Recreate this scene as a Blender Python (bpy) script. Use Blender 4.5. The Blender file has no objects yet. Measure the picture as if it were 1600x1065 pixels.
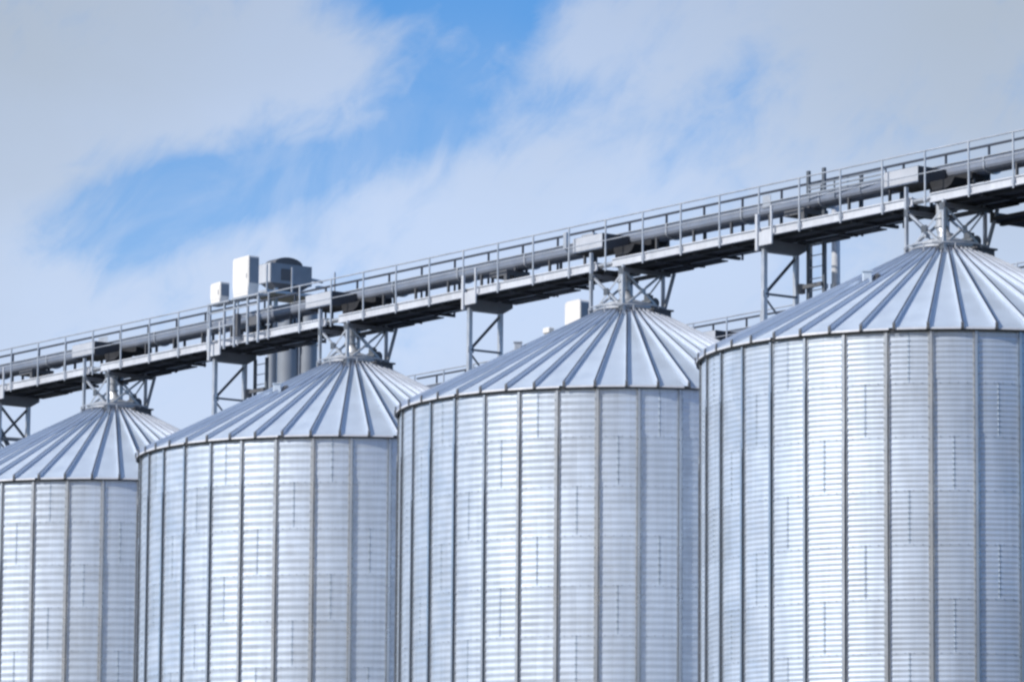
import bpy, math, random
import numpy as np
from mathutils import Vector, Matrix
random.seed(7)
SC = bpy.context.scene
COL = SC.collection
PI = math.pi

# ------------------------------------------------------------------ camera
EYE = 1.6
PITCH, ROLL, FPX = 0.1445, 0.0073, 8036.0
cam_d = bpy.data.cameras.new("camera")
cam = bpy.data.objects.new("camera", cam_d)
COL.objects.link(cam)
SC.camera = cam
cam_d.sensor_width = 36.0
cam_d.lens = FPX / 1600.0 * 36.0
cam_d.clip_start = 1.0
cam_d.clip_end = 20000.0
fwd = Vector((0, math.cos(PITCH), math.sin(PITCH)))
up0 = Vector((0, -math.sin(PITCH), math.cos(PITCH)))
rt0 = Vector((1, 0, 0))
rt = rt0 * math.cos(ROLL) + up0 * math.sin(ROLL)
up = up0 * math.cos(ROLL) - rt0 * math.sin(ROLL)
cam.matrix_world = Matrix(((rt.x, up.x, -fwd.x, 0), (rt.y, up.y, -fwd.y, 0), (rt.z, up.z, -fwd.z, EYE), (0, 0, 0, 1)))

# ------------------------------------------------------------------ light
SUN_AZ, SUN_EL = math.radians(243.0), math.radians(36.0)      # azimuth clockwise from +Y (the viewing direction)
sd = Vector((math.sin(SUN_AZ) * math.cos(SUN_EL), math.cos(SUN_AZ) * math.cos(SUN_EL), math.sin(SUN_EL)))
sl = bpy.data.lights.new("sun", 'SUN')
sl.energy = 4.1
sl.angle = math.radians(0.6)
sl.color = (1.0, 0.92, 0.82)
so = bpy.data.objects.new("sun", sl)
COL.objects.link(so)
so.rotation_euler = sd.to_track_quat('Z', 'Y').to_euler()
SC.view_settings.view_transform = 'Standard'
SC.view_settings.look = 'None'
SC.view_settings.exposure = 0.0
SC.view_settings.gamma = 1.0
SC.cycles.pixel_filter_type = 'BLACKMAN_HARRIS'
SC.cycles.filter_width = 2.6
SC.cycles.max_bounces = 6


class NT:
    """small helper for building node trees"""
    def __init__(self, tree):
        self.t = tree
        self.n = tree.nodes
        for x in list(self.n):
            self.n.remove(x)

    def new(self, kind, **kw):
        nd = self.n.new(kind)
        for k, v in kw.items():
            setattr(nd, k, v)
        return nd

    def put(self, sock, v):
        if isinstance(v, (int, float)):
            sock.default_value = v
        elif isinstance(v, tuple):
            sock.default_value = v
        elif v is not None:
            self.t.links.new(v, sock)

    def math(self, op, a, b=0.0, c=0.0, clamp=False):
        nd = self.new('ShaderNodeMath', operation=op)
        nd.use_clamp = clamp
        self.put(nd.inputs[0], a)
        self.put(nd.inputs[1], b)
        self.put(nd.inputs[2], c)
        return nd.outputs[0]

    def ramp01(self, v, lo, hi, a=0.0, b=1.0, smooth=True):
        nd = self.new('ShaderNodeMapRange')
        nd.interpolation_type = 'SMOOTHSTEP' if smooth else 'LINEAR'
        self.put(nd.inputs[0], v)
        for i, x in enumerate((lo, hi, a, b)):
            self.put(nd.inputs[i + 1], x)
        return nd.outputs[0]

    def mix(self, f, a, b):
        nd = self.new('ShaderNodeMix', data_type='RGBA')
        self.put(nd.inputs[0], f)
        self.put(nd.inputs[6], a)
        self.put(nd.inputs[7], b)
        return nd.outputs[2]

    def noise(self, vec, scale, detail=3.0, rough=0.5, dist=0.0):
        nd = self.new('ShaderNodeTexNoise')
        self.put(nd.inputs['Vector'], vec)
        nd.inputs['Scale'].default_value = scale
        nd.inputs['Detail'].default_value = detail
        nd.inputs['Roughness'].default_value = rough
        nd.inputs['Distortion'].default_value = dist
        return nd.outputs[0]

    def xyz(self, x, y, z):
        nd = self.new('ShaderNodeCombineXYZ')
        for i, v in enumerate((x, y, z)):
            self.put(nd.inputs[i], v)
        return nd.outputs[0]


# ------------------------------------------------------------------ sky
world = bpy.data.worlds.new("World")
SC.world = world
world.use_nodes = True
w = NT(world.node_tree)
sky = w.new('ShaderNodeTexSky', sky_type='NISHITA')
sky.sun_disc = False
sky.sun_elevation = SUN_EL
sky.sun_rotation = SUN_AZ
sky.air_density = 1.0
sky.dust_density = 0.4
sky.ozone_density = 2.0
tc = w.new('ShaderNodeTexCoord')
sep = w.new('ShaderNodeSeparateXYZ')
w.put(sep.inputs[0], tc.outputs['Generated'])
dx, dy, dz = sep.outputs
AZ = w.math('MULTIPLY', w.math('ARCTAN2', dx, dy), 180 / PI)        # degrees clockwise from +Y
EL = w.math('MULTIPLY', w.math('ARCSINE', dz), 180 / PI)
# coordinates sheared along the direction the cloud wisps are drawn out
wx = w.math('ADD', w.math('MULTIPLY', AZ, 0.69), w.math('MULTIPLY', EL, 0.72))
wy = w.math('SUBTRACT', w.math('MULTIPLY', EL, 0.69), w.math('MULTIPLY', AZ, 0.72))
wisp = w.noise(w.xyz(w.math('MULTIPLY', wx, 0.55), wy, 3.1), 0.95, 8.0, 0.58, 0.5)
soft = w.noise(w.xyz(AZ, w.math('MULTIPLY', EL, 1.5), 8.4), 0.42, 5.0, 0.5, 0.3)
fine = w.noise(w.xyz(w.math('MULTIPLY', wx, 0.6), wy, 1.7), 2.4, 6.0, 0.6, 0.8)


def blob(u, v, ru, rv, ang=0.0, k=1.0):
    """smooth opening in the cloud cover centred on a direction in degrees"""
    ca, sa = math.cos(math.radians(ang)), math.sin(math.radians(ang))
    a = w.math('SUBTRACT', AZ, u)
    b = w.math('SUBTRACT', EL, v)
    p = w.math('MULTIPLY', w.math('ADD', w.math('MULTIPLY', a, ca), w.math('MULTIPLY', b, sa)), 1 / ru)
    q = w.math('MULTIPLY', w.math('SUBTRACT', w.math('MULTIPLY', b, ca), w.math('MULTIPLY', a, sa)), 1 / rv)
    r2 = w.math('ADD', w.math('MULTIPLY', p, p), w.math('MULTIPLY', q, q))
    return w.math('MULTIPLY', w.math('EXPONENT', w.math('MULTIPLY', r2, -1.0)), k)


holes = None
for h in [(-0.70, 12.6, 1.45, 1.1, 0, 1.35), (0.0, 11.8, 0.5, 0.8, 0, .30), (-0.75, 10.95, 0.8, 0.9, 40, .60), (0.80, 11.75, .45, .7, -20, -.50), (-2.6, 11.35, 1.6, .35, 8, -.30), (-1.6, 9.75, .9, .28, 35, -.25), (-3.15, 10.0, 1.7, 0.46, 12, .84), (-4.3, 9.5, 0.8, 0.6, 30, .58),
          (-1.7, 10.45, 1.0, 0.4, 12, .24), (0.8, 10.9, 0.9, 0.5, 20, .36), (2.5, 11.1, 0.9, 0.5, 30, .34), (1.0, 12.4, .42, .4, 60, .6),
          (-2.9, 12.5, 1.6, .4, 0, .20), (4.0, 10.7, 1.8, .7, 0, .20), (-3.9, 5.2, 1.6, .25, 0, .26), (-5.3, 10.0, .8, .5, 0, .24), (-2.0, 8.8, 3.0, .6, 12, .16)]:
    b_ = blob(*h)
    holes = b_ if holes is None else w.math('ADD', holes, b_)
# beyond the part of the sky in view the cover breaks up by itself
far = w.noise(tc.outputs['Generated'], 2.2, 4.0, 0.55, 0.2)
away = w.ramp01(w.math('ABSOLUTE', AZ), 8.0, 22.0)
away2 = w.ramp01(EL, 14.0, 26.0)
away = w.math('MAXIMUM', away, away2)
sunside = w.math('MULTIPLY', w.ramp01(AZ, -150.0, -60.0, 1.0, 0.0), w.ramp01(EL, 8.0, 30.0, 1.0, 0.0))
sunside = w.math('MAXIMUM', sunside, w.math('MULTIPLY', w.ramp01(AZ, 165.0, 179.0), w.ramp01(EL, 8.0, 30.0, 1.0, 0.0)))
holes_far = w.math('ADD', w.ramp01(far, 0.44, 0.58, 0.0, 0.85), w.ramp01(AZ, 30.0, 75.0, 0.0, 0.45))
holes_far = w.math('MULTIPLY', holes_far, w.math('SUBTRACT', 1.0, sunside))
hole = w.math('ADD', w.math('MULTIPLY', holes, w.math('SUBTRACT', 1.0, away)), w.math('MULTIPLY', holes_far, away))
d1 = w.math('MULTIPLY', w.math('SUBTRACT', wisp, 0.5), 1.45)
d2 = w.math('MULTIPLY', w.math('SUBTRACT', soft, 0.5), 0.75)
d3 = w.math('MULTIPLY', w.math('SUBTRACT', fine, 0.5), 0.75)
dens = w.math('SUBTRACT', w.math('ADD', w.math('ADD', w.math('ADD', 0.86, d1), d2), d3), hole)
cover = w.ramp01(dens, -0.25, 0.86, 0.0, 1.0)
veil = w.math('MULTIPLY', w.ramp01(EL, 9.3, 12.3, 0.44, 0.02), w.ramp01(wisp, 0.30, 0.62, 0.55, 1.5))      # thin milky layer, thicker low down
cover = w.math('MAXIMUM', cover, w.math('MULTIPLY', veil, w.math('SUBTRACT', 1.0, away)))
# cloud brightness: luminous low down, greyer in the thick upper banks
bank = w.math('ADD', blob(-6.4, 12.6, 3.4, 3.0, 0, .95), blob(6.2, 12.6, 3.4, 3.4, 0, .95))
bank = w.math('ADD', bank, w.math('MULTIPLY', w.math('SUBTRACT', soft, 0.5), 0.5), clamp=True)
lowk = w.ramp01(EL, 3.5, 9.5)
c_low = w.mix(lowk, (0.63, 0.72, 0.88, 1), (0.58, 0.71, 0.95, 1))
c_low = w.mix(w.ramp01(EL, 8.8, 12.6), c_low, (0.46, 0.575, 0.79, 1))
c_low = w.mix(sunside, c_low, (1.05, 0.90, 0.74, 1))           # bright hazy air under the sun
c_cloud = w.mix(bank, c_low, (0.43, 0.505, 0.61, 1))
hi_k = w.ramp01(EL, 16.0, 50.0)
c_cloud = w.mix(hi_k, c_cloud, (0.36, 0.46, 0.64, 1))
hsv = w.new('ShaderNodeHueSaturation')
hsv.inputs['Saturation'].default_value = 1.0
w.put(hsv.inputs['Color'], sky.outputs[0])
SKY_K = 0.15
tint = w.new('ShaderNodeMix', data_type='RGBA', blend_type='MULTIPLY')
tint.inputs[0].default_value = 1.0
w.put(tint.inputs[6], hsv.outputs[0])
tint.inputs[7].default_value = (0.34, 0.66, 1.0, 1)          # deeper blue than the model's own horizon
bg_sky = w.new('ShaderNodeBackground')
w.put(bg_sky.inputs[0], tint.outputs[2])
bg_sky.inputs[1].default_value = SKY_K
bg_cl = w.new('ShaderNodeBackground')
w.put(bg_cl.inputs[0], c_cloud)
bg_cl.inputs[1].default_value = 1.0
ms = w.new('ShaderNodeMixShader')
w.put(ms.inputs[0], cover)
w.put(ms.inputs[1], bg_sky.outputs[0])
w.put(ms.inputs[2], bg_cl.outputs[0])
wo = w.new('ShaderNodeOutputWorld')
w.put(wo.inputs[0], ms.outputs[0])


# ------------------------------------------------------------------ materials
def mat(name, base, metallic=0.0, rough=0.5, var=0.12, nscale=1.2, bump=0.0, bscale=3.0, tone=0.0, streak=0.0, spec=0.5, rvar=0.1):
    m = bpy.data.materials.new(name)
    m.use_nodes = True
    t = NT(m.node_tree)
    tcn = t.new('ShaderNodeTexCoord')
    obj = tcn.outputs['Object']
    p = t.new('ShaderNodeBsdfPrincipled')
    n1 = t.noise(obj, nscale, 6.0, 0.6, 0.3)
    f = t.ramp01(n1, 0.25, 0.75, 1.0 - var, 1.0 + var)
    if streak:
        mp = t.new('ShaderNodeMapping')
        mp.inputs['Scale'].default_value = (9.0, 9.0, 0.35)
        t.put(mp.inputs[0], obj)
        n2 = t.noise(mp.outputs[0], 1.0, 4.0, 0.6, 0.0)
        f = t.math('MULTIPLY', f, t.ramp01(n2, 0.3, 0.75, 1.0 + streak * .4, 1.0 - streak))
    if tone:
        at = t.new('ShaderNodeAttribute', attribute_name='tone')
        f = t.math('MULTIPLY', f, t.math('ADD', 1.0 - tone, t.math('MULTIPLY', at.outputs['Fac'], 2 * tone)))
    cm = t.new('ShaderNodeMix', data_type='RGBA', blend_type='MULTIPLY')
    cm.inputs[0].default_value = 1.0
    cm.inputs[6].default_value = (*base, 1)
    g = t.xyz(f, f, f)
    t.put(cm.inputs[7], g)
    t.put(p.inputs['Base Color'], cm.outputs[2])
    p.inputs['Metallic'].default_value = metallic
    p.inputs['Specular IOR Level'].default_value = spec
    nr = t.noise(obj, nscale * 2.3, 4.0, 0.6, 0.0)
    t.put(p.inputs['Roughness'], t.ramp01(nr, 0.3, 0.7, max(.05, rough - rvar), rough + rvar))
    if bump:
        bn = t.new('ShaderNodeBump')
        bn.inputs['Strength'].default_value = 1.0
        bn.inputs['Distance'].default_value = bump
        t.put(bn.inputs['Height'], t.noise(obj, bscale, 3.0, 0.5, 0.0))
        t.put(p.inputs['Normal'], bn.outputs[0])
    o = t.new('ShaderNodeOutputMaterial')
    t.put(o.inputs[0], p.outputs[0])
    return m


M_WALL = mat('galvanised_sheet', (0.555, 0.645, 0.775), 0.48, 0.52, 0.06, 0.8, 0.008, 1.6, tone=0.08, streak=0.09)
M_ROOF = mat('galvanised_roof', (0.62, 0.71, 0.81), 0.38, 0.48, 0.04, 0.6, 0.002, 0.8, streak=0.0)
M_RIB = mat('galvanised_rib', (0.60, 0.66, 0.76), 0.30, 0.45, 0.05)
M_STIFF = mat('galvanised_stiffener', (0.46, 0.52, 0.60), 0.7, 0.36, 0.18, 0.5)
M_WEBSHADE = mat('shaded_web', (0.10, 0.12, 0.15), 0.2, 0.6, 0.2, 3.0)
M_LAP = mat('sheet_lap', (0.43, 0.52, 0.63), 0.6, 0.5, 0.1)
M_BOLT = mat('bolt_steel', (0.40, 0.47, 0.56), 0.6, 0.5, 0.1)
M_STEEL = mat('galvanised_steel', (0.48, 0.52, 0.58), 0.45, 0.5, 0.14, 2.0)
M_DARK = mat('dark_grating_and_shade', (0.035, 0.038, 0.045), 0.0, 0.8, 0.2, 3.0, spec=0.2)
M_RAILD = mat('weathered_rail', (0.05, 0.06, 0.085), 0.2, 0.6, 0.15, 2.0)
M_PALE = mat('pale_sunlit_face', (0.56, 0.60, 0.67), 0.0, 0.5, 0.10, 1.5, streak=.08)
M_BOXLIT = mat('sunlit_box_side', (0.49, 0.53, 0.60), 0.0, 0.5, 0.10, 1.5)
M_DKSTEEL = mat('dark_steel', (0.10, 0.12, 0.15), 0.1, 0.6, 0.15, 1.5)
M_TROUGH = mat('conveyor_steel', (0.25, 0.29, 0.37), 0.35, 0.5, 0.10, 1.5)
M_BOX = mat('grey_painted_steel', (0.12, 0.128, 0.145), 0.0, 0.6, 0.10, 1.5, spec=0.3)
M_BOXSHADE = mat('shaded_box_end', (0.075, 0.08, 0.092), 0.0, 0.6, 0.10, 1.5, spec=0.3)
M_WHITE = mat('white_painted_steel', (0.80, 0.80, 0.79), 0.0, 0.45, 0.04, 1.0)
M_GREY = mat('blue_grey_shade', (0.25, 0.29, 0.35), 0.1, 0.55, 0.08, 1.0)


def ground_mat():
    m = bpy.data.materials.new('dry_field')
    m.use_nodes = True
    t = NT(m.node_tree)
    tcn = t.new('ShaderNodeTexCoord')
    p = t.new('ShaderNodeBsdfPrincipled')
    n1 = t.noise(tcn.outputs['Object'], 0.02, 8.0, 0.6, 0.5)
    n2 = t.noise(tcn.outputs['Object'], 1.5, 8.0, 0.7, 0.0)
    c = t.mix(t.ramp01(n1, .35, .65), (0.10, 0.085, 0.06, 1), (0.06, 0.065, 0.04, 1))
    c = t.mix(t.ramp01(n2, .3, .7, 0, .5), c, (0.12, 0.11, 0.09, 1))
    t.put(p.inputs['Base Color'], c)
    p.inputs['Roughness'].default_value = 0.95
    p.inputs['Specular IOR Level'].default_value = 0.1
    o = t.new('ShaderNodeOutputMaterial')
    t.put(o.inputs[0], p.outputs[0])
    return m


M_GROUND = ground_mat()
M_CONC = mat('concrete', (0.16, 0.155, 0.15), 0.0, 0.9, 0.15, 0.6, spec=0.2)


# ------------------------------------------------------------------ mesh helpers
class MB:
    def __init__(self):
        self.v, self.f, self.sm, self.mi = [], [], [], []

    def add(self, vs, fs, smooth=False, mi=0):
        o = len(self.v)
        self.v += [tuple(p) for p in vs]
        self.f += [tuple(i + o for i in f) for f in fs]
        self.sm += [smooth] * len(fs)
        self.mi += [mi] * len(fs)
        return self

    def box(self, x0, x1, y0, y1, z0, z1, M=None, mi=0, bev=0.0):
        x0, x1 = min(x0, x1), max(x0, x1)
        y0, y1 = min(y0, y1), max(y0, y1)
        z0, z1 = min(z0, z1), max(z0, z1)
        b = min(bev, (x1 - x0) * .3, (y1 - y0) * .3, (z1 - z0) * .3)
        if b > 0:      # vertical and horizontal chamfers
            vs = []
            for z, k in ((z0, b), (z0 + b, 0), (z1 - b, 0), (z1, b)):
                a0, a1, c0, c1 = x0 + k, x1 - k, y0 + k, y1 - k
                e = b * 0.7
                vs += [(a0 + e, c0, z), (a1 - e, c0, z), (a1, c0 + e, z), (a1, c1 - e, z), (a1 - e, c1, z), (a0 + e, c1, z), (a0, c1 - e, z), (a0, c0 + e, z)]
            fs = [tuple(range(7, -1, -1)), tuple(range(24, 32))]
            for r in range(3):
                for k in range(8):
                    k2 = (k + 1) % 8
                    fs.append((r * 8 + k, r * 8 + k2, r * 8 + 8 + k2, r * 8 + 8 + k))
        else:
            vs = [(x, y, z) for z in (z0, z1) for x, y in ((x0, y0), (x1, y0), (x1, y1), (x0, y1))]
            fs = [(3, 2, 1, 0), (4, 5, 6, 7), (0, 1, 5, 4), (1, 2, 6, 5), (2, 3, 7, 6), (3, 0, 4, 7)]
        if M is not None:
            vs = [M @ Vector(p) for p in vs]
        return self.add(vs, fs, False, mi)

    def tube(self, a, b, r, n=8, r2=None, cap=True, mi=0, smooth=True):
        a, b = Vector(a), Vector(b)
        d = (b - a).normalized()
        h = Vector((0, 0, 1)) if abs(d.z) < .9 else Vector((1, 0, 0))
        u = d.cross(h).normalized()
        v = d.cross(u)
        r2 = r if r2 is None else r2
        vs = []
        for c, rr in ((a, r), (b, r2)):
            vs += [c + (u * math.cos(2 * PI * k / n) + v * math.sin(2 * PI * k / n)) * rr for k in range(n)]
        fs = [(k, k + n, (k + 1) % n + n, (k + 1) % n) for k in range(n)]
        self.add(vs, fs, smooth, mi)
        if cap:
            self.add(vs, [tuple(range(n)), tuple(range(2 * n - 1, n - 1, -1))], False, mi)
        return self

    def bar(self, a, b, w_, h_=None, side=None, mi=0):
        """a rectangular bar between two points"""
        a, b = Vector(a), Vector(b)
        h_ = h_ or w_
        d = (b - a).normalized()
        s = Vector(side) if side is not None else (Vector((0, 0, 1)) if abs(d.z) < .9 else Vector((1, 0, 0)))
        u = d.cross(s).normalized()
        v = u.cross(d).normalized()
        vs = [c + u * (w_ / 2 * i) + v * (h_ / 2 * j) for c in (a, b) for i, j in ((-1, -1), (1, -1), (1, 1), (-1, 1))]
        return self.add(vs, [(3, 2, 1, 0), (4, 5, 6, 7), (0, 1, 5, 4), (1, 2, 6, 5), (2, 3, 7, 6), (3, 0, 4, 7)], False, mi)

    def angle_bar(self, a, b, w_, side, mi=0):
        """an L section: two thin legs"""
        a, b = Vector(a), Vector(b)
        d = (b - a).normalized()
        s = Vector(side).normalized()
        u = d.cross(s).normalized()
        self.bar(a, b, w_, w_ * .14, side=s)
        off = u * (w_ * .43) + s * (w_ * .57)
        self.bar(a + off, b + off, w_ * .14, w_, side=s)
        return self

    def lathe(self, prof, n=48, cx=0, cy=0, smooth=True, mi=0, caps=True):
        vs = []
        for r, z in prof:
            vs += [(cx + r * math.cos(2 * PI * k / n), cy + r * math.sin(2 * PI * k / n), z) for k in range(n)]
        fs = []
        for j in range(len(prof) - 1):
            for k in range(n):
                k2 = (k + 1) % n
                fs.append((j * n + k, j * n + k2, j * n + n + k2, j * n + n + k))
        self.add(vs, fs, smooth, mi)
        if caps:
            m = len(prof) - 1
            self.add(vs[:n], [tuple(range(n - 1, -1, -1))], False, mi)
            self.add(vs[m * n:], [tuple(range(n))], False, mi)
        return self

    def prism(self, poly, a, b, M=None, mi=0, smooth=False):
        """extrude a closed polygon [(y,z)] from x=a to x=b"""
        n = len(poly)
        vs = [(x, y, z) for x in (a, b) for y, z in poly]
        if M is not None:
            vs = [M @ Vector(p) for p in vs]
        fs = [(k, (k + 1) % n, (k + 1) % n + n, k + n) for k in range(n)]
        self.add(vs, fs, smooth, mi)
        self.add(vs, [tuple(range(n - 1, -1, -1)), tuple(range(n, 2 * n))], False, mi)
        return self

    def mesh(self, name, mats):
        me = bpy.data.meshes.new(name)
        me.from_pydata(self.v, [], self.f)
        me.polygons.foreach_set('use_smooth', self.sm)
        me.polygons.foreach_set('material_index', self.mi)
        for m in (mats if isinstance(mats, (list, tuple)) else [mats]):
            me.materials.append(m)
        me.update()
        return me

    def build(self, name, mats, parent=None, label=None):
        o = bpy.data.objects.new(name, self.mesh(name, mats))
        COL.objects.link(o)
        o.parent = parent
        if label:
            o['label'] = label
        return o


def thing(name, label, cat, loc=(0, 0, 0), rz=0.0, group=None):
    o = bpy.data.objects.new(name, None)
    o.empty_display_size = 0.5
    COL.objects.link(o)
    o.location = loc
    o.rotation_euler = (0, 0, rz)
    o['label'] = label
    o['category'] = cat
    if group:
        o['group'] = group
    return o


def tree(o):
    out = [c for c in bpy.data.objects if c.parent == o]
    return out


def copy_tree(o, loc, label, keep=None):
    r = o.copy()
    COL.objects.link(r)
    r.location = loc
    r['label'] = label
    for ch in tree(o):
        c = ch.copy()
        COL.objects.link(c)
        c.parent = r
        for g in tree(ch):
            d = g.copy()
            COL.objects.link(d)
            d.parent = c
    return r


# ------------------------------------------------------------------ the row of silos: frame of reference
X0, Y0, ANG, S = -10.92, 140.25, 0.6312, 11.577
U = Vector((math.sin(ANG), -math.cos(ANG), 0))       # along the row, towards the camera and to the right
T = Vector((-math.cos(ANG), -math.sin(ANG), 0))      # across the row, towards the side in view
RZ = math.atan2(U.y, U.x)                            # local x = U, local y = -T


def at(s, t, z=0.0):
    p = Vector((X0, Y0, 0)) + U * s + T * t
    return Vector((p.x, p.y, z))


G = EYE                       # heights below are measured from the lens, the ground is EYE lower
HE = 15.90 + G                # eave height
R = 5.40
RE = 5.51                     # eave radius of the roof
RR = 0.70                     # radius of the ring at the peak
ZR = HE + 2.44                # height of that ring
NS, NR = 36, 48
PHS, PHR = -0.4935, -0.5467   # bearing of one stiffener and one rib, from -Y towards +X
RING = 1.135


def pol(r, a, z):
    return (r * math.sin(a), -r * math.cos(a), z)


# ------------------------------------------------------------------ ground
g = MB()
n = 40
ext = 6000.0
vs = [((i / n - .5) * 2 * ext, (j / n - .5) * 2 * ext, 0.0) for j in range(n + 1) for i in range(n + 1)]
fs = [(j * (n + 1) + i, j * (n + 1) + i + 1, (j + 1) * (n + 1) + i + 1, (j + 1) * (n + 1) + i) for j in range(n) for i in range(n)]
g.add(vs, fs)
go = g.build('ground', M_GROUND)
go['kind'] = 'structure'
yd = MB().box(-12, 42, -9, 22, 0.004, 0.12)
yo = yd.build('pavement', M_CONC)
yo.location = at(0, 0, 0)
yo.rotation_euler = (0, 0, RZ)
yo['kind'] = 'structure'


# ------------------------------------------------------------------ silo
def wall_mesh(corr, amp, seed):
    """corrugated tube of lapped sheets, with lap strips and bolts as its surface pattern"""
    rnd = random.Random(seed)
    pitch = RING / corr
    zt = HE - 0.03
    SUB = 6
    nrow = int((zt - 0.12) / pitch * SUB)
    NC = NS * 4
    # each column is stretched flat between stiffeners by a hair: real bins show slight facets
    zs = zt - np.arange(nrow + 1) * (pitch / SUB)
    rad = R + amp * np.cos(2 * PI * (zt - zs) / pitch)
    a = PHS + np.arange(NC) * 2 * PI / NC
    face = np.array([0.0, .012, .016, .012])[np.arange(NC) % 4] * 0.6
    rr = rad[:, None] + face[None, :]
    V = np.stack([rr * np.sin(a)[None, :], -rr * np.cos(a)[None, :], np.repeat(zs[:, None], NC, 1)], -1).reshape(-1, 3)
    j, i = np.meshgrid(np.arange(nrow), np.arange(NC), indexing='ij')
    i2 = (i + 1) % NC
    F = np.stack([j * NC + i, (j + 1) * NC + i, (j + 1) * NC + i2, j * NC + i2], -1).reshape(-1, 4)
    ring = (j // (SUB * corr)).reshape(-1)
    sheet = (((i + 2) // 4 - ring.reshape(i.shape) * -1) // 3).reshape(-1)
    table = {}
    tone = np.array([table.setdefault((int(r_), int(s_)), rnd.random()) for r_, s_ in zip(ring, sheet)], dtype=np.float32)
    mb = MB()
    # vertical laps: staggered by one bay per ring, every third bay
    nring = int((zt - .12) / RING) + 1
    for q in range(nring):
        for b in range(NS):
            if (b + q) % 3 != (seed % 3):
                continue
            am = PHS + (b + 0.5) * 2 * PI / NS
            z1 = zt - q * RING
            z0 = max(.2, z1 - RING)
            m = int((z1 - z0) / pitch * 6)
            hw = 0.016 / R
            vs, fs = [], []
            for k in range(m + 1):
                z = z1 - k * pitch / 6
                r_ = R + amp * math.cos(2 * PI * (zt - z) / pitch) + .0125
                vs += [pol(r_ - .02, am - hw, z), pol(r_, am - hw, z), pol(r_, am + hw, z), pol(r_ - .02, am + hw, z)]
            for k in range(m):
                o = 4 * k
                for c in range(3):
                    fs.append((o + c, o + 4 + c, o + 5 + c, o + 1 + c))
            mb.add(vs, fs, True, 1)
            for k in range(corr):
                z = z1 - (k + .0) * pitch
                if z < z0 + .02:
                    break
                r_ = R + amp + .010
                for da in (-.022, .022):
                    bolt(mb, r_, am + da / R, z, .011)
        # horizontal lap: one row of bolts round the ring
        z = zt - (q + 1) * RING
        if z > .3:
            for b in range(NS * 5):
                if b % 5 == 0:
                    continue
                bolt(mb, R + amp + .006, PHS + b * 2 * PI / (NS * 5), z, .014)
    v2 = np.array(mb.v)
    me = bpy.data.meshes.new('wall')
    me.from_pydata(np.vstack([V, v2]).tolist(), [], F.tolist() + [tuple(i + len(V) for i in f) for f in mb.f])
    me.polygons.foreach_set('use_smooth', [True] * len(F) + mb.sm)
    me.polygons.foreach_set('material_index', [0] * len(F) + mb.mi)
    at_ = me.attributes.new('tone', 'FLOAT', 'FACE')
    at_.data.foreach_set('value', np.concatenate([tone, np.full(len(mb.f), .5, np.float32)]))
    for m_ in (M_WALL, M_LAP, M_BOLT):
        me.materials.append(m_)
    me.update()
    return me


def bolt(mb, r, a, z, br):
    c = Vector(pol(r, a, z))
    nrm = Vector((math.sin(a), -math.cos(a), 0))
    tg = Vector((math.cos(a), math.sin(a), 0))
    vs = []
    for d in (-.004, .009):
        vs += [c + nrm * d + tg * (br * math.cos(k * PI / 3)) + Vector((0, 0, br * math.sin(k * PI / 3))) for k in range(6)]
    mb.add(vs, [(k, (k + 1) % 6, (k + 1) % 6 + 6, k + 6) for k in range(6)] + [tuple(range(6, 12))], False, 2)


def stiffener_mesh(var):
    """omega section standing proud of the sheets; heavier below the first splice"""
    mb = MB()
    segs = [(HE - .04, HE - .04 - (1.12 if var == 0 else 2.25), .046, .028, .036), (HE - .04 - (1.12 if var == 0 else 2.25), 0.1, .064, .028, .037)]
    for z1, z0, dep, tw, bw in segs:
        b0 = .004
        prof = [(-bw - .030, b0), (-bw, b0 + .004), (-tw, dep), (tw, dep), (bw, b0 + .004), (bw + .030, b0)]
        prof += [(x, y - .012) for x, y in prof[::-1]]
        nn = len(prof)
        vs = [(x, -(R + .010 + y), z) for z in (z0, z1) for x, y in prof]
        fs = [(k, (k + 1) % nn, (k + 1) % nn + nn, k + nn) for k in range(nn)]
        mb.add(vs, [f for k, f in enumerate(fs) if k not in (1, 3)])
        mb.add(vs, [f for k, f in enumerate(fs) if k in (1, 3)], False, 2)      # side webs, shade put into a dark colour
        q = nn // 2
        for o in (0, nn):                  # ends
            mb.add(vs, [(o + k, o + k + 1, o + nn - 2 - k, o + nn - 1 - k) for k in range(q - 1)])
    # splice plate where the section changes
    zsp = segs[0][1]
    mb.box(-.030, .030, -(R + .010 + .060), -(R + .010 + .030), zsp - .16, zsp + .16)
    z = HE - .3
    while z > .5:
        for x in (-.060, .060):
            mb.box(x - .010, x + .010, -(R + .036), -(R + .012), z - .010, z + .010, mi=1)
        z -= RING / 5
    return mb.mesh('stiffener', [M_STIFF, M_BOLT, M_WEBSHADE])


def rib_mesh():
    mb = MB()
    p0 = Vector((0, -(RR + .03), ZR))
    p1 = Vector((0, -(RE + .01), HE + .035))
    d = (p1 - p0).normalized()
    nv = Vector((0, -d.z * -1, 0)).normalized()
    nrm = Vector((1, 0, 0)).cross(d)
    if nrm.z < 0:
        nrm = -nrm
    h, wd = .070, .018
    vs = []
    for p, k in ((p0, .55), (p1, 1.0)):
        for x, y in ((-wd * 1.3, -.02), (-wd, h), (wd, h), (wd * 1.3, -.02)):
            vs.append(p + Vector((x * (k if y < 0 else 1), 0, 0)) + nrm * y)
    mb.add(vs, [(0, 1, 5, 4), (2, 3, 7, 6), (3, 0, 4, 7), (0, 3, 2, 1), (4, 5, 6, 7)])
    mb.add(vs, [(1, 2, 6, 5)], False, 2)
    # closure tab turned down over the eave
    mb.box(-.030, .030, -(RE + .030), -(RE + .004), HE - .035, HE + .105, mi=1)
    return mb.mesh('roof_rib', [M_RIB, M_BOX, M_RAILD])


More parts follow.
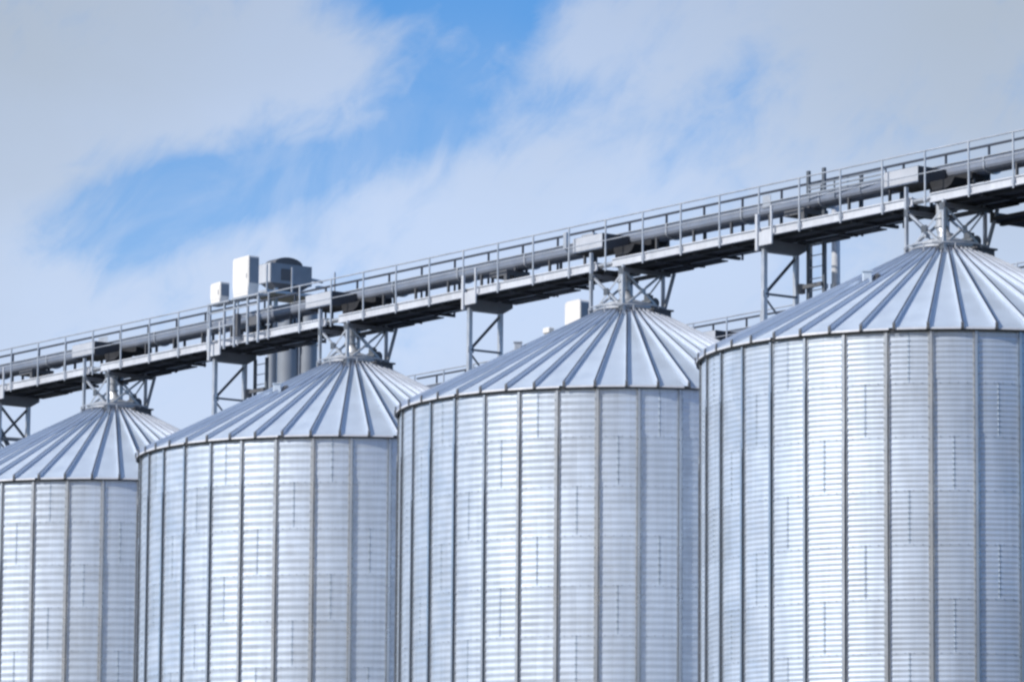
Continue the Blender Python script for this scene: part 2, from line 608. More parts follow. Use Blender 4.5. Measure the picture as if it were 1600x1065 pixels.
def roof_mesh():
    mb = MB()
    # flat pans between ribs, slightly stepped so neighbouring pans catch the light differently
    for k in range(NR):
        a0 = PHR + k * 2 * PI / NR
        a1 = a0 + 2 * PI / NR
        dz = random.uniform(-.004, .004)
        rows = []
        for j in range(9):
            f = j / 8
            r = RR + (RE - RR) * f
            z = ZR + (HE - ZR) * f + .01 * math.sin(f * PI)
            rows.append((r, z + dz * f))
        vs = []
        for r, z in rows:
            vs += [pol(r, a0, z), pol(r * math.cos(PI / NR) * 1.0, (a0 + a1) / 2, z), pol(r, a1, z)]
        fs = []
        for j in range(8):
            o = 3 * j
            fs += [(o, o + 3, o + 4, o + 1), (o + 1, o + 4, o + 5, o + 2)]
        mb.add(vs, fs, True)
        # eave drip: pan end folded down, a short piece left open beside some ribs
        da = 2 * PI / NR
        gap = .16 if k % 4 == 1 else .05
        mb.add([pol(RE, a0 + da * .03, HE + dz), pol(RE + .012, a0 + da * .03, HE - .045), pol(RE + .012, a1 - da * gap, HE - .045), pol(RE, a1 - da * gap, HE + dz)], [(0, 1, 2, 3)], False, 1)
        mb.add([pol(RE - .015, a0, HE - .04), pol(RE - .03, a0, HE - .08), pol(RE - .03, a1, HE - .08), pol(RE - .015, a1, HE - .04)], [(0, 1, 2, 3)], False, 2)  # dark strip painting the shadow under the eave
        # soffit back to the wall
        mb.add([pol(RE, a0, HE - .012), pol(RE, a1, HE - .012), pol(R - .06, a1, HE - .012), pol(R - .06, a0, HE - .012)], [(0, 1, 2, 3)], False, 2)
    return mb.mesh('roof', [M_ROOF, M_PALE, M_BOX])


def cap_mb():
    mb = MB()
    prof = [(.78, ZR - .05), (.78, ZR - .01), (.71, ZR), (.71, ZR + .06), (.77, ZR + .065), (.77, ZR + .095), (.70, ZR + .10), (.70, ZR + .17), (.76, ZR + .175), (.76, ZR + .20), (.69, ZR + .21), (.20, ZR + .36), (.17, ZR + .45)]
    mb.lathe(prof, 40, smooth=False)
    return mb


def vent_mb(rad_, az_, r=.10):
    """small breather box with a round cap on the roof slope"""
    f = (rad_ - RR) / (RE - RR)
    z = ZR + (HE - ZR) * f
    x, y, _ = pol(rad_, az_, 0)
    a = MB()
    a.box(x - r, x + r, y - r, y + r, z - .12, z + .22, bev=.02)
    a.box(x - r * 1.2, x + r * 1.2, y - r * 1.2, y + r * 1.2, z + .222, z + .245)
    b = MB()
    c = Vector((x + .22, y - .02, z + .02))
    b.tube(c, c + Vector((0, 0, .12)), .045, 12)
    b.tube(c + Vector((0, 0, .12)), c + Vector((0, 0, .17)), .085, 16, r2=.05)
    b.tube(Vector((x, y, z + .06)), c + Vector((0, 0, .06)), .03, 8)
    return a, b


RIB_ME = rib_mesh()
ROOF_ME = roof_mesh()
ST_ME = [stiffener_mesh(0), stiffener_mesh(1)]
CAP_ME = cap_mb().mesh('peak_collar', M_STEEL)
SILO_LABELS = [
    'farthest and smallest galvanised grain silo, cut by the left edge of the photo',
    'galvanised grain silo second from the left, in front of the white elevator heads',
    'galvanised grain silo in the middle right, with a white elevator head peeping over its roof',
    'nearest and largest galvanised grain silo at the right edge',
]
CORR = [(6, .0040), (6, .0040), (7, .0035), (10, .0033)]
for i in range(4):
    c = at(i * S, 0)
    silo = thing('grain_silo', SILO_LABELS[i], 'silo', c, 0, 'row of corrugated grain silos')

    def link(name, me, rz=0.0, par=silo, label=None):
        o = bpy.data.objects.new(name, me)
        COL.objects.link(o)
        o.parent = par
        o.rotation_euler = (0, 0, rz)
        if label:
            o['label'] = label
        return o
    link('wall', wall_mesh(CORR[i][0], CORR[i][1], i + 1))
    rf = link('roof', ROOF_ME, 0)
    link('peak_collar', CAP_ME, 0, rf)
    for k in range(NR):
        link('roof_rib', RIB_ME, PHR + k * 2 * PI / NR, rf)
    for k in range(NS):
        link('stiffener', ST_ME[(k * 5 + i) % 3 == 0], PHS + k * 2 * PI / NS)
    if i in (1, 3):
        va, vb = vent_mb(2.5, math.radians(-48))
        link('roof_vent', va.mesh('roof_vent', M_ROOF), 0, rf)
        link('vent_hood', vb.mesh('vent_hood', M_BOX), 0, rf)
    if i == 2:
        va, vb = vent_mb(2.85, math.radians(-66), .09)
        link('roof_vent', va.mesh('roof_vent', M_STEEL), 0, rf)
        link('vent_hood', vb.mesh('vent_hood', M_BOX), 0, rf)
    base = MB().lathe([(R + .35, 0.10), (R + .35, .32), (R + .30, .34)], 64).mesh('foundation', M_CONC)
    link('foundation', base)


# ------------------------------------------------------------------ overhead conveyor and catwalk, local x = along row, local y = -t
def rowthing(name, label, cat, t=0.0, group=None):
    return thing(name, label, cat, at(0, t), RZ, group)


def B(mb, s0, s1, t0, t1, z0, z1, **kw):
    return mb.box(s0, s1, -t0, -t1, z0 + G, z1 + G, **kw)


def P(s, t, z):
    return (s, -t, z + G)


CONVEYOR_GROUP = 'conveyors over the silo rows'
CATWALK_GROUP = 'catwalks over the silo rows'


def conveyor(s0, s1, centres, label, t=0.0, detail=True):
    cv = rowthing('grain_conveyor', label, 'conveyor', t, CONVEYOR_GROUP)
    m = MB()
    # closed trough: upright sides, rounded belly
    tn, tf = -.42, -.90
    mid = (tn + tf) / 2
    hw = (tn - tf) / 2
    prof = [(-tn, 20.44), (-tn, 20.26)]
    for k in range(1, 8):
        a = k * PI / 8
        prof.append((-(mid + hw * math.cos(a)), 20.26 - .145 * math.sin(a)))
    prof += [(-tf, 20.26), (-tf, 20.44)]
    prof = [(y, z + G) for y, z in prof]
    m.prism(prof[::-1], s0, s1)
    m.build('trough', M_TROUGH, cv)
    l = MB()
    B(l, s0, s1, tn + .03, tf - .03, 20.442, 20.462)
    l.build('lid', M_STEEL, cv)
    s = s0 + 1.1
    while s < s1:
        fl = MB()
        p2 = [(y * 1.0 + (-.03 if y < -mid else .03), z + (.0 if z > 20.4 + G else -.028)) for y, z in prof]
        fl.prism(p2[::-1], s - .02, s + .02)
        fl.build('section_flange', M_STEEL, cv)
        s += 2.85
    s = s0 + .5
    while s < s1:
        ft = MB()
        ft.box(s - .025, s + .025, .46, .52, 19.475 + G, 20.2 + G)
        ft.box(s - .025, s + .025, .80, .86, 19.475 + G, 20.2 + G)
        ft.box(s - .02, s + .02, .52, .80, 19.60 + G, 19.65 + G)
        ft.build('foot', M_BOX, cv)
        s += 1.43
    for c in centres:
        b = MB()
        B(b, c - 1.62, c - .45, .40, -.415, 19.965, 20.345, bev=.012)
        bo = b.build('inlet_box', [M_BOXSHADE], cv)  # body coloured dark so its end face reads as shaded
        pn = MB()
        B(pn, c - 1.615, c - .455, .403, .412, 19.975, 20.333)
        pn.build('side_sunlight_sheet', M_BOXLIT, bo)  # lighter sheet, sunlight painted onto the near side
        h = MB()                                   # tapering outlet under the trough
        z1, z0 = 20.0, 19.71
        vs = []
        for z, sa, sb, ta, tb in ((z1, c - .42, c + .42, .10, -.40), (19.86, c - .36, c + .30, .10, -.34), (z0, c - .28, c + .02, .14, -.16)):
            vs += [P(sa, ta, z), P(sb, ta, z), P(sb, tb, z), P(sa, tb, z)]
        fs = [(0, 1, 2, 3), (11, 10, 9, 8)]
        for r_ in range(2):
            for k in range(4):
                fs.append((r_ * 4 + k, r_ * 4 + 4 + k, r_ * 4 + 4 + (k + 1) % 4, r_ * 4 + (k + 1) % 4))
        h.add(vs, fs)
        B(h, c - .44, c + .42, -.40, -.92, 20.03, 20.16)
        h.build('outlet_hopper', M_DARK, cv)  # dark colour carries the shade around the outlet
    if detail:
        # pairs of small boxes and the slatted guard along the near side
        for sa, sb, t0, z0, z1 in ((20.95, 21.42, .34, 20.16, 20.46), (20.15, 20.28, .30, 20.2, 20.62), (30.0 - 2.2, 30.0 - 1.9, .22, 20.2, 20.5), (-1.6, -1.1, .2, 20.2, 20.5)):
            jb = MB()
            B(jb, sa, sb, t0 - .62, -.415, z0 + .13, z1 + .13, bev=.01)
            jb.build('junction_box', M_STEEL, cv)
        gd = MB()
        for z in (20.23, 20.33, 20.43):
            gd.bar(P(30.4, .36, z), P(33.1, .36, z), .03, .035)
        for s in (30.4, 31.3, 32.2, 33.1):
            gd.bar(P(s, .34, 20.05), P(s, .34, 20.46), .03)
            gd.bar(P(s, .34, 20.10), P(s, -.41, 20.40), .03)
        gd.build('slatted_guard', M_GREY, cv)
    return cv


def catwalk(s0, s1, centres, label, t=0.0, brackets=True, towers=()):
    cw = rowthing('catwalk', label, 'catwalk', t, CATWALK_GROUP)
    cuts = [s0] + [v for c in centres for v in (c - .52, c + .10)] + [s1]
    for a, b in zip(cuts[0::2], cuts[1::2]):
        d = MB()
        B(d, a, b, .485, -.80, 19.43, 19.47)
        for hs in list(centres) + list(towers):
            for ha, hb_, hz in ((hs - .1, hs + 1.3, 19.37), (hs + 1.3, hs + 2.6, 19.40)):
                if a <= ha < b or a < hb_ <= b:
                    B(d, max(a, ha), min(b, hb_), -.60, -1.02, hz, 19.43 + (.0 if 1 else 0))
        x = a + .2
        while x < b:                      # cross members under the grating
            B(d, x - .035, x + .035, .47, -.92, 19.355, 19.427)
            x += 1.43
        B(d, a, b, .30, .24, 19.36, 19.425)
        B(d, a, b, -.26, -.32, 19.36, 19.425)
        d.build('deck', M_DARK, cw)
        sb = MB()
        B(sb, a, b, .52, .49, 19.42, 19.625)
        B(sb, a, b, .55, .52, 19.60, 19.628)
        B(sb, a, b, .55, .52, 19.42, 19.448)
        sb.build('side_beam', M_PALE, cw)
    f = MB()
    B(f, s0, s1, -.53, -.56, 19.40, 19.60)
    f.build('side_beam', M_GREY, cw, 'grey side beam on the far side of the deck')
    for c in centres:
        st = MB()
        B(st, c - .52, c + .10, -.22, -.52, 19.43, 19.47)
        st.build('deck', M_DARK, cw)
    # near handrail
    r = MB()
    r.tube(P(s0, .56, 20.595), P(s1, .56, 20.595), .019, 8)
    r.build('handrail', M_STEEL, cw)
    r = MB()
    r.tube(P(s0, .56, 20.10), P(s1, .56, 20.10), .014, 6)
    r.build('mid_rail', M_STEEL, cw)
    s = s0 + .62
    while s < s1:
        p = MB()
        B(p, s - .02, s + .02, .583, .557, 19.36, 20.60)
        B(p, s - .032, s + .032, .597, .585, 19.46, 19.58)
        p.build('rail_post', M_STEEL, cw)
        s += 1.457
    # far side: cable tray carried on its own posts
    r = MB()
    B(r, s0, s1, -.95, -1.01, 20.82, 20.865)
    r.build('cable_tray', M_RAILD, cw)
    s = s0 + 1.0
    while s < s1:
        p = MB()
        B(p, s - .022, s + .022, -.96, -1.0, 19.36, 20.82)
        p.build('tray_post', M_RAILD, cw)
        s += 1.457
    # heavier landing over each tower
    for c in towers:
        p = MB()
        B(p, c - .02, c + .42, .62, .602, 19.20, 19.52, bev=.01)
        B(p, c - .13, c - .05, .64, .58, 19.10, 19.95)
        B(p, c + .42, c + .47, .64, .60, 19.20, 20.08)
        p.build('landing_panel', M_PALE, cw)
        q = MB()
        B(q, c - .10, c + .62, -.20, -.92, 19.97, 20.10)
        B(q, c + .50, c + .62, -.20, -.30, 19.47, 19.98)
        q.build('trough_saddle', M_BOX, cw)
    return cw


CEN = [i * S for i in range(4)]
TOW = [(i - .5) * S + (.38 if i == 0 else 0) for i in range(4)]
conveyor(-14.0, 41.5, CEN, 'long enclosed grey conveyor running over the four front silos')
catwalk(-14.0, 41.5, CEN, 'long railed catwalk beneath the front conveyor', towers=TOW)
T2 = -12.0
c2 = conveyor(-4.0, 29.0, [-1.9, 12.6 - .2], 'enclosed conveyor of the second row, glimpsed low behind the silo roofs', T2, detail=False)
w2 = catwalk(-4.0, 29.0, [], 'catwalk of the second row with its rail, glimpsed low behind the silo roofs', T2)

# ------------------------------------------------------------------ spouts, peak frames
SP_LABELS = ['over the farthest silo at the left edge', 'over the second silo from the left', 'over the third silo from the left', 'over the nearest silo at the right']
sp0 = thing('silo_spout', 'round grey filling spout with slide gate, ' + SP_LABELS[0], 'spout', at(0, 0), RZ, 'filling spouts between conveyor and silo peaks')
pm = MB()
zt_, zb_ = 19.53 + G, ZR + .40
pm.tube((-.12, 0, zt_), (-.12, 0, zb_ + .16), .135, 20, cap=False)
pm.tube((-.12, 0, zb_ + .16), (0, 0, zb_ - .02), .135, 20, cap=False)
for z in (zt_ - .04, (zt_ + zb_) / 2, zb_ + .2):
    pm.tube((-.12, 0, z), (-.12, 0, z + .04), .165, 20)
pm.build('pipe', M_STEEL, sp0)
gm = MB()
B(gm, -.32, .08, .20, -.20, 19.53, 19.70, bev=.01)
B(gm, -.36, .12, .23, -.23, 19.60, 19.63)
gm.build('slide_gate', M_STEEL, sp0)
am = MB()
B(am, -.95, -.36, .17, .05, 19.60, 19.66)
am.tube(P(-.90, .11, 19.585), P(-.40, .11, 19.585), .035, 10)
B(am, -1.0, -.93, .20, .02, 19.56, 19.70)
am.build('gate_actuator', M_STEEL, sp0)
for i in range(1, 4):
    copy_tree(sp0, at(i * S, 0), 'round grey filling spout with slide gate, ' + SP_LABELS[i])

pf0 = thing('peak_frame', 'braced steel frame carrying the catwalk ' + SP_LABELS[0], 'steel frame', at(0, 0), RZ, 'braced steel frames on the silo peaks')
HS, HT = .63, .60


def roofz(s, t):
    r = math.hypot(s, t)
    return ZR + (HE - ZR) * (r - RR) / (RE - RR) - G


for sx, tx, top in ((-1, 1, 19.86), (1, 1, 19.42), (1, -1, 19.42), (-1, -1, 19.42)):
    p = MB()
    zb = roofz(HS, HT)
    s_, t_ = sx * HS, tx * HT
    p.bar(P(s_, t_, zb - .02), P(s_, t_, top), .075, .062)
    B(p, s_ - .10, s_ + .10, t_ + .10, t_ - .10, zb - .03, zb + .02)
    p.build('leg', M_STEEL, pf0)
zlo, zhi = roofz(HS, HT) + .12, 19.30
zm = (zlo + zhi) / 2
for a, b in ((( -HS, HT), (HS, HT)), ((HS, HT), (HS, -HT)), ((-HS, -HT), (HS, -HT)), ((-HS, HT), (-HS, -HT))):
    br = MB()
    nrm = Vector((b[1] - a[1], b[0] - a[0], 0)).normalized()
    br.angle_bar(P(a[0], a[1], zhi), P(b[0], b[1], zlo), .048, nrm)
    br.angle_bar(Vector(P(a[0], a[1], zlo)) + nrm * .03, Vector(P(b[0], b[1], zhi)) + nrm * .03, .048, nrm)
    br.bar(P(a[0], a[1], zlo - .02), P(b[0], b[1], zlo - .02), .05)
    mx, my = (a[0] + b[0]) / 2, (a[1] + b[1]) / 2
    c_ = Vector(P(mx, my, zm))
    br.bar(c_ - Vector((0, 0, .06)), c_ + Vector((0, 0, .06)), .12, .05, side=nrm)
    br.build('cross_brace', M_STEEL, pf0)
hb = MB()
for s_ in (-HS, HS):
    B(hb, s_ - .05, s_ + .05, .62 if s_ > 0 else .50, -.80, 19.25, 19.352)
B(hb, -HS, HS, -HT - .04, -HT + .04, 19.26, 19.35)
hb.build('head_beam', M_BOX, pf0)
kb = MB()
kb.bar(P(HS, -HT, roofz(HS, HT) + .05), P(HS + .28, -HT - .12, 19.30), .065)
kb.build('knee_brace', M_GREY, pf0)
ld = MB()                      # small inspection platform beside the collar
B(ld, .25, .98, -.05, -.66, ZR + .02 - G, ZR + .06 - G)
B(ld, .30, .36, -.10, -.62, ZR - .25 - G, ZR + .02 - G)
B(ld, .86, .92, -.10, -.62, ZR - .32 - G, ZR + .02 - G)
ld.build('step_platform', M_BOX, pf0)
for a, b in ((0, HT + .035), (0, -HT - .035)):
    gp = MB()
    B(gp, a - .09, a + .09, b + .006, b - .006, zm - .08, zm + .08)
    gp.build('gusset_plate', M_DKSTEEL, pf0)
for s_, t_ in ((-HS, HT), (HS, HT), (HS, -HT), (-HS, -HT)):
    for zz in (zlo - .02, zhi - .03):
        gp = MB()
        B(gp, s_ - .02 - .09 * (s_ > 0), s_ + .02 + .09 * (s_ < 0), t_ + .04, t_ + .052, zz - .08, zz + .08)
        gp.build('gusset_plate', M_DKSTEEL, pf0)
mt = MB()
mt.tube(P(.18, -.38, zlo + .22), P(.62, -.38, zlo + .22), .12, 16)
B(mt, .10, .70, -.24, -.52, zlo + .03, zlo + .12)
B(mt, .30, .48, -.28, -.42, zlo + .30, zlo + .42)
mt.build('motor', M_DKSTEEL, pf0)
hr = MB()
for a in range(24):
    a0, a1 = a * PI / 12, (a + 1) * PI / 12
    hr.tube((.92 * math.cos(a0), .92 * math.sin(a0), ZR + .12), (.92 * math.cos(a1), .92 * math.sin(a1), ZR + .12), .018, 6)
for a in range(8):
    hr.tube((.92 * math.cos(a * PI / 4 + .3), .92 * math.sin(a * PI / 4 + .3), ZR - .13), (.92 * math.cos(a * PI / 4 + .3), .92 * math.sin(a * PI / 4 + .3), ZR + .12), .015, 6)
hr.build('grab_ring', M_STEEL, pf0)
for i in range(1, 4):
    copy_tree(pf0, at(i * S, 0), 'braced steel frame carrying the catwalk ' + SP_LABELS[i])

# ------------------------------------------------------------------ towers between the silos
TL = ['slim braced steel tower cut by the left edge of the photo', 'slim braced steel tower at the left slope of the second silo roof, beside tall ducts',
      'slim braced steel tower standing clear against the sky between second and third silos', 'slim braced steel tower left of the nearest silo, beside a ladder']
tw0 = thing('support_tower', TL[0], 'support tower', at(TOW[0], 0), RZ, 'slim towers under the front catwalk')
HT2 = .47
for t_ in (HT2, -HT2):
    p = MB()
    p.bar(P(0, t_, -G + .12), P(0, t_, 19.22), .105, .105)
    B(p, -.15, .15, t_ + .15, t_ - .15, -G + .12, -G + .16)
    p.build('leg', M_STEEL, tw0)
hbm = MB()
vs = []
for s_ in (-.10, .10):
    vs += [P(s_, .60, 19.35), P(s_, -.78, 19.35), P(s_, -.78, 19.24), P(s_, -.50, 19.08), P(s_, .42, 19.08), P(s_, .60, 19.20)]
hbm.add(vs, [tuple(range(6)), tuple(range(11, 5, -1))] + [(k, k + 6, (k + 1) % 6 + 6, (k + 1) % 6) for k in range(6)])
hbm.build('head_beam', M_BOX, tw0)
tg = MB()
z1 = 19.05
k = 0
while z1 > -1.0:
    z0 = z1 - .95
    a, b = ((HT2, z0), (-HT2, z1)) if k % 2 == 0 else ((HT2, z1), (-HT2, z0))
    tg.angle_bar(P(0, a[0], a[1]), P(0, b[0], b[1]), .055, (1, 0, 0))
    tg.bar(P(.03, HT2, z0), P(.03, -HT2, z0), .05)
    B(tg, .035, .05, HT2 + .06, HT2 - .10, z0 - .08, z0 + .08)
    z1 = z0 - (.06 if k % 2 == 0 else 0)
    k += 1
tg.build('bracing', M_DKSTEEL, tw0)
for i in range(1, 4):
    copy_tree(tw0, at(TOW[i], 0), TL[i])
xb = MB()
xb.bar(P(-.10, HT2, 19.15), P(-.10, -HT2 + .04, 18.22), .06)
xb.bar(P(-.5, HT2, 18.95), P(-.45, -HT2 + .30, 17.9), .10)
xb.bar(P(-.5, HT2, 18.2), P(0, -HT2, 18.16), .06)
xb.bar(P(-.5, HT2, 16.0), P(-.5, HT2, 19.1), .09)
xb.build('extra_brace', M_DKSTEEL, tw0)


# ------------------------------------------------------------------ ladders beside two of the towers
def ladder(c, top, label):
    o = thing('access_ladder', label, 'ladder', at(c, 0), RZ, 'caged access ladders at the towers')
    for s_ in (.24, .80):
        m = MB()
        B(m, s_ - .045, s_ + .045, -.62, -.68, -G + .12, top)
        m.build('stile', M_DKSTEEL, o)
    r_ = MB()
    z = -G + .4
    while z < top - .1:
        r_.tube(P(.24, -.65, z), P(.80, -.65, z), .014, 6)
        z += .27
    r_.build('rungs', M_STEEL, o)
    for z in (18.35, 15.2, 12.0):
        bk = MB()
        bk.bar(P(-.02, -.50, z - .03), P(.80, -.58, z), .07, .09)
        B(bk, .02, .16, -.48, -.62, z - .16, z + .06)
        bk.build('wall_bracket', M_BOX, o)
    return o


ladder(TOW[1], 19.2, 'ladder beside the tower left of the second silo roof')
ladder(TOW[3], 21.05, 'taller ladder beside the tower left of the nearest silo, its top above the rail')

# ------------------------------------------------------------------ cross bridge at the nearest silo
cb = rowthing('cross_bridge', 'dark bridge leaving the main catwalk at the upper right behind the nearest silo peak', 'catwalk')
d = MB()
B(d, 35.55, 36.75, -.62, -9.5, 19.05, 19.12)
for k in range(7):
    B(d, 35.5, 36.8, -.9 - k * 1.3, -1.0 - k * 1.3, 18.96, 19.05)
d.build('deck', M_DARK, cb)
for s_ in (35.50, 36.76):
    q = MB()
    B(q, s_, s_ + .05, -.62, -9.5, 19.0, 19.24)
    q.build('side_beam', M_BOX, cb)


# rack with two white cabinets bracketed to the near side of the catwalk
rk = rowthing('equipment_rack', 'pale post rack on the near side of the catwalk carrying two white cabinets', 'rack')
for s_ in (5.92, 6.62, 7.10, 7.74, 8.24):
    for t_ in (.76, ):
        m = MB()
        B(m, s_ - .026, s_ + .026, t_ + .0, t_ - .052, 19.30, 20.56)
        B(m, s_ - .02, s_ + .02, t_ - .05, .52, 19.50, 19.56)
        B(m, s_ - .035, s_ + .035, t_ + .01, t_ - .06, 19.98, 20.06)
        m.build('post', M_STEEL, rk)
m = MB()
B(m, 5.86, 6.90, .79, .44, 20.53, 20.575)
B(m, 7.00, 8.30, .79, .44, 20.545, 20.59)
m.build('shelf', M_STEEL, rk)
m = MB()
B(m, 5.90, 8.26, .76, .73, 20.30, 20.335)
B(m, 5.90, 7.12, .76, .73, 19.90, 19.93)
m.build('cross_rail', M_STEEL, rk)
m = MB()
B(m, 7.70, 8.14, .72, .60, 19.78, 20.02, bev=.01)
m.build('switch_box', M_BOX, rk)
m = MB()
B(m, 7.06, 7.22, .72, .60, 19.58, 20.18, bev=.01)
m.build('motor', M_BOX, rk)


def cabinet(s0, s1, t0, t1, z0, z1, label):
    o = thing('white_cabinet', label, 'cabinet', at((s0 + s1) / 2, (t0 + t1) / 2, 0), RZ, 'white cabinets on the rack by the catwalk')
    L, W = s1 - s0, t0 - t1
    h = MB()
    b = .045
    prof = [(-L / 2, z1 - .05), (-L / 2 + .05, z1), (L / 2 - .02, z1 + .02), (L / 2, z1), (L / 2, z0 + (z1 - z0) * .3), (L / 2 - b, z0), (-L / 2 + b, z0), (-L / 2, z0 + (z1 - z0) * .3)]
    prof = [(x, z + G) for x, z in prof]
    n_ = len(prof)
    vs = [(x, y, z) for y in (-W / 2, W / 2) for x, z in prof]
    h.add(vs, [tuple(range(n_ - 1, -1, -1)), tuple(range(n_, 2 * n_))] + [(k, (k + 1) % n_, (k + 1) % n_ + n_, k + n_) for k in range(n_)])
    h.build('housing', M_WHITE, o)
    e = MB()
    e.box(L / 2 + .002, L / 2 + .012, -W / 2 + .02, W / 2 - .02, z0 + G + (z1 - z0) * .32, z1 + G - .04)
    e.build('shaded_end', M_GREY, o)  # grey sheet painting shade on the end turned from the sun
    d = MB()
    d.box(-L / 2 + .05, L / 2 - .05, -W / 2 - .008, -W / 2 - .001, z0 + G + .08, z1 + G - .08)
    d.box(L / 2 - .10, L / 2 - .08, -W / 2 - .02, -W / 2 - .008, (z0 + z1) / 2 + G - .06, (z0 + z1) / 2 + G + .06, mi=1)
    d.build('door', [M_WHITE, M_GREY], o)
    return o


cabinet(5.97, 6.46, .77, .49, 20.58, 21.10, 'smaller white cabinet, leftmost of the machines above the catwalk')
cabinet(7.06, 7.83, .78, .46, 20.60, 21.63, 'tall white cabinet, highest thing standing above the catwalk')


# ------------------------------------------------------------------ bucket elevators and ducts far behind
def fardepth(px, py, d):
    a, b = px - 800, py - 532.5
    u = math.cos(ROLL) * a + math.sin(ROLL) * b
    v = -math.sin(ROLL) * a + math.cos(ROLL) * b
    x, y, z = u / FPX, 1.0, -v / FPX
    yy = y * math.cos(PITCH) - z * math.sin(PITCH)
    zz = y * math.sin(PITCH) + z * math.cos(PITCH)
    k = d / yy
    return Vector((x * k, d, zz * k + EYE))


def Q(s, t, z):
    return (s, -t, z)


def elevator(loc, zbot, ztop, L, W, label, legw=.30):
    """bucket elevator: white folded head with bevelled shoulders on twin legs; x along row, y across"""
    o = thing('bucket_elevator', label, 'elevator', (loc.x, loc.y, 0), RZ, None)
    h = MB()
    b = .12 * L
    prof = [(-L / 2, ztop - .08), (-L / 2 + .10, ztop), (L / 2 - .10, ztop + .03), (L / 2, ztop - .05), (L / 2, zbot + .25), (L / 2 - .14, zbot), (-L / 2 + .16, zbot), (-L / 2, zbot + .25)]
    vs = [(x, y, z) for y in (-W / 2, W / 2) for x, z in prof]
    n_ = len(prof)
    h.add(vs, [tuple(range(n_ - 1, -1, -1)), tuple(range(n_, 2 * n_))] + [(k, (k + 1) % n_, (k + 1) % n_ + n_, k + n_) for k in range(n_)])
    hd = h.build('head', M_WHITE, o)
    ep = MB()
    ep.box(L / 2 + .004, L / 2 + .03, -W / 2 + .03, W / 2 - .03, zbot + .3, ztop - .1)
    ep.build('shaded_end', M_GREY, hd)  # grey sheet added to shade this end of the white head
    for x in (-L / 2 + .25, L / 2 - .25):
        lg = MB()
        lg.box(x - legw / 2, x + legw / 2, -legw / 2, legw / 2, .12, zbot)
        lg.build('leg', M_STEEL, o)
    return o


D = 190.0
za, zb_ = fardepth(902, 471, D).z, fardepth(902, 515, D).z
elevator(fardepth(903, 485, D), zb_, za, 0.95, .50, 'white elevator head peeping over the left slope of the third silo roof')

lp_ = fardepth(857, 516, D)
lo = thing('vent_cowl', 'tiny white cowl just left of the white elevator head over the third silo roof', 'cowl', (lp_.x, lp_.y, 0), RZ)
MB().box(-.13, .13, -.09, .09, .12, fardepth(857, 519, D).z).build('shaft', M_STEEL, lo)
zc = fardepth(857, 512, D).z
MB().box(-.20, .20, -.13, .13, zc - .22, zc, bev=.03).build('cowl_head', M_WHITE, lo)

# grey machine house with an arched hood
loc = fardepth(446, 430, D)
zt_, zb_ = fardepth(446, 413, D).z, fardepth(446, 446, D).z
mh = thing('machine_house', 'grey elevator drive house with an arched hood, right of the tall white head', 'machine', (loc.x, loc.y, 0), RZ)
hh = MB()
W, L = 1.84, .80                        # across, along
hh.box(-L / 2, L / 2, -W / 2, W / 2, zb_, zt_ - .06)
hh.build('housing', M_GREY, mh)
sp = MB()
sp.box(-L / 2 + .02, L / 2 - .04, -W / 2 - .012, -W / 2 - .002, zb_ + .03, zt_ - .08)
sp.build('side_sunlight_sheet', M_PALE, mh)  # pale sheet paints the sunlit face of the housing
hd = MB()
arc = [(-W / 2 + .02, zt_ - .06)] + [(-.08 - .62 * math.cos(k * PI / 10), zt_ - .06 + .27 * math.sin(k * PI / 10)) for k in range(11)] + [(W / 2 - .02, zt_ - .06)]
hd.add([(x, y, z) for x in (-L / 2 + .05, L / 2 - .05) for y, z in arc],
       [tuple(range(len(arc))), tuple(range(2 * len(arc) - 1, len(arc) - 1, -1))] + [(k, k + len(arc), k + len(arc) + 1, k + 1) for k in range(len(arc) - 1)])
hd.build('hood', M_BOX, mh)
dr = MB()
dr.box(L / 2 + .003, L / 2 + .02, -.45, -.02, zb_ + .12, zt_ - .25)
dr.build('hatch', M_BOX, mh)
cn = MB()
vs = []
for z, a, b in ((zb_, L * .46, W * .46), (zb_ - .32, L * .2, W * .22)):
    vs += [(-a, -b, z), (a, -b, z), (a, b, z), (-a, b, z)]
cn.add(vs, [(0, 1, 2, 3), (7, 6, 5, 4)] + [(k, k + 4, (k + 1) % 4 + 4, (k + 1) % 4) for k in range(4)])
cn.build('hopper', M_BOX, mh)
lg = MB()
for x in (-.2, .2):
    for y in (-.55, .55):
        lg.box(x - .06, x + .06, y - .06, y + .06, .12, zb_)
lg.build('support_frame', M_STEEL, mh)
arm = MB()
arm.tube((0, W / 2, zb_ + .35), (0, W / 2 + .75, zb_ + .30), .06, 8)
arm.box(-.1, .1, W / 2 + .5, W / 2 + .9, zb_ + .05, zb_ + .12)
arm.build('outrigger', M_STEEL, mh)
plt_ = MB()
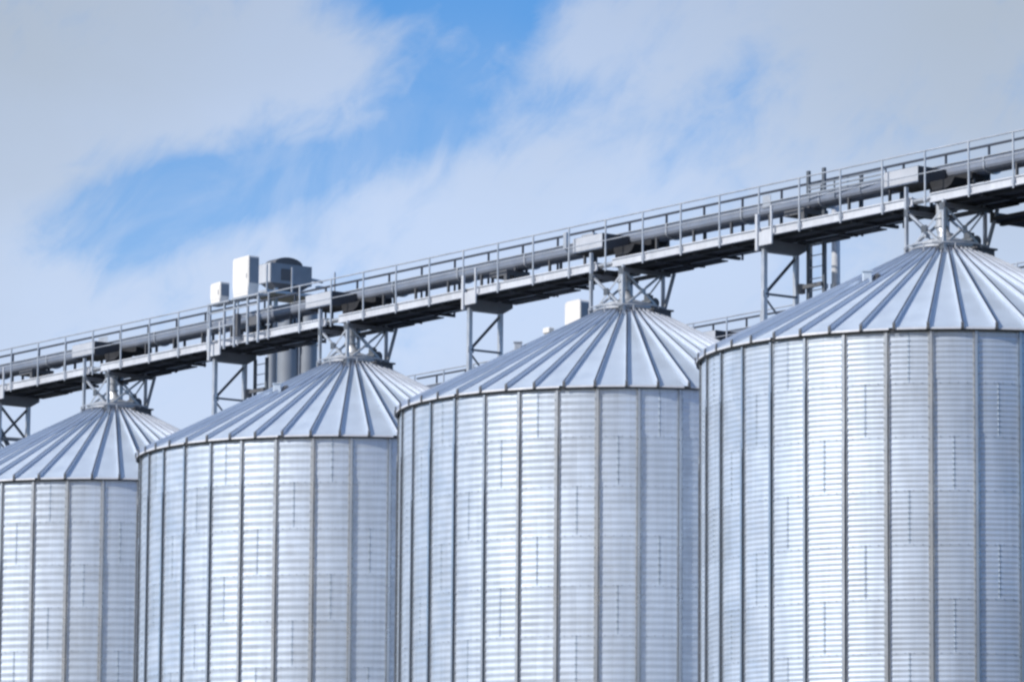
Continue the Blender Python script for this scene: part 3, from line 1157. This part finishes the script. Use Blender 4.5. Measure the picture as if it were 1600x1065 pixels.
plt_.box(-.9, .9, -W / 2 - .5, W / 2 + .7, zb_ - .48, zb_ - .38)
for y in (-W / 2 - .5, -.3, W / 2 + .7):
    plt_.bar((.9, y, zb_ - .4), (.9, y, zb_ + .55), .05)
plt_.build('platform', M_STEEL, mh)

# tall ducts standing behind the second silo
duct_group = 'tall steel ducts behind the second silo'
for x0, x1, ytop, lab, mt in ((433, 467, 480, 'wide round steel duct, the broadest, with a pale left flank', M_GREY), (468, 496, 478, 'darker round steel duct, rightmost of the ducts behind the second silo', M_GREY),
                              (418, 432, 480, 'narrow steel duct left of the two broad ones', M_GREY)):
    p0 = fardepth((x0 + x1) / 2, 550, D - 6)
    r_ = (x1 - x0) / 2 / FPX * (D - 6)
    z1 = fardepth(x0, ytop, D - 6).z
    o = thing('steel_duct', lab, 'duct', (p0.x, p0.y, 0), 0, duct_group)
    m = MB().tube((0, 0, .12), (0, 0, z1), r_, 32)
    m.build('pipe', mt, o)
    fl = MB()
    z = 1.6
    while z < z1:
        fl.tube((0, 0, z), (0, 0, z + .07), r_ + .05, 32)
        z += 2.95
    fl.tube((0, 0, z1 - .05), (0, 0, z1 + .03), r_ + .06, 32)
    fl.build('flange', M_STEEL, o)

# thin and pale pipes right of the taller ladder
for px, r_, lab, mt in ((1268, .022, 'thinnest dark conduit rising within the taller ladder at the right tower', M_DKSTEEL), (1289, .045, 'thin grey vent pipe rising behind the catwalk right of the taller ladder', M_STEEL), (1306, .10, 'paler thicker pipe right of the thin vent pipe behind the catwalk', M_PALE)):
    p0 = fardepth(px, 400, 118)
    z1 = fardepth(px, 322, 118).z
    o = thing('riser_pipe', lab, 'pipe', (p0.x, p0.y, 0), 0)
    MB().tube((0, 0, .12), (0, 0, z1), r_, 20).build('pipe', mt, o)
    cl = MB()
    zz = fardepth(px, 447, 118).z
    for k in range(5):
        cl.tube((0, 0, zz - k * 3 - .05), (0, 0, zz - k * 3 + .05), r_ + .03, 20)
    cl.build('clamp', M_STEEL, o)
bpy.context.view_layer.update()
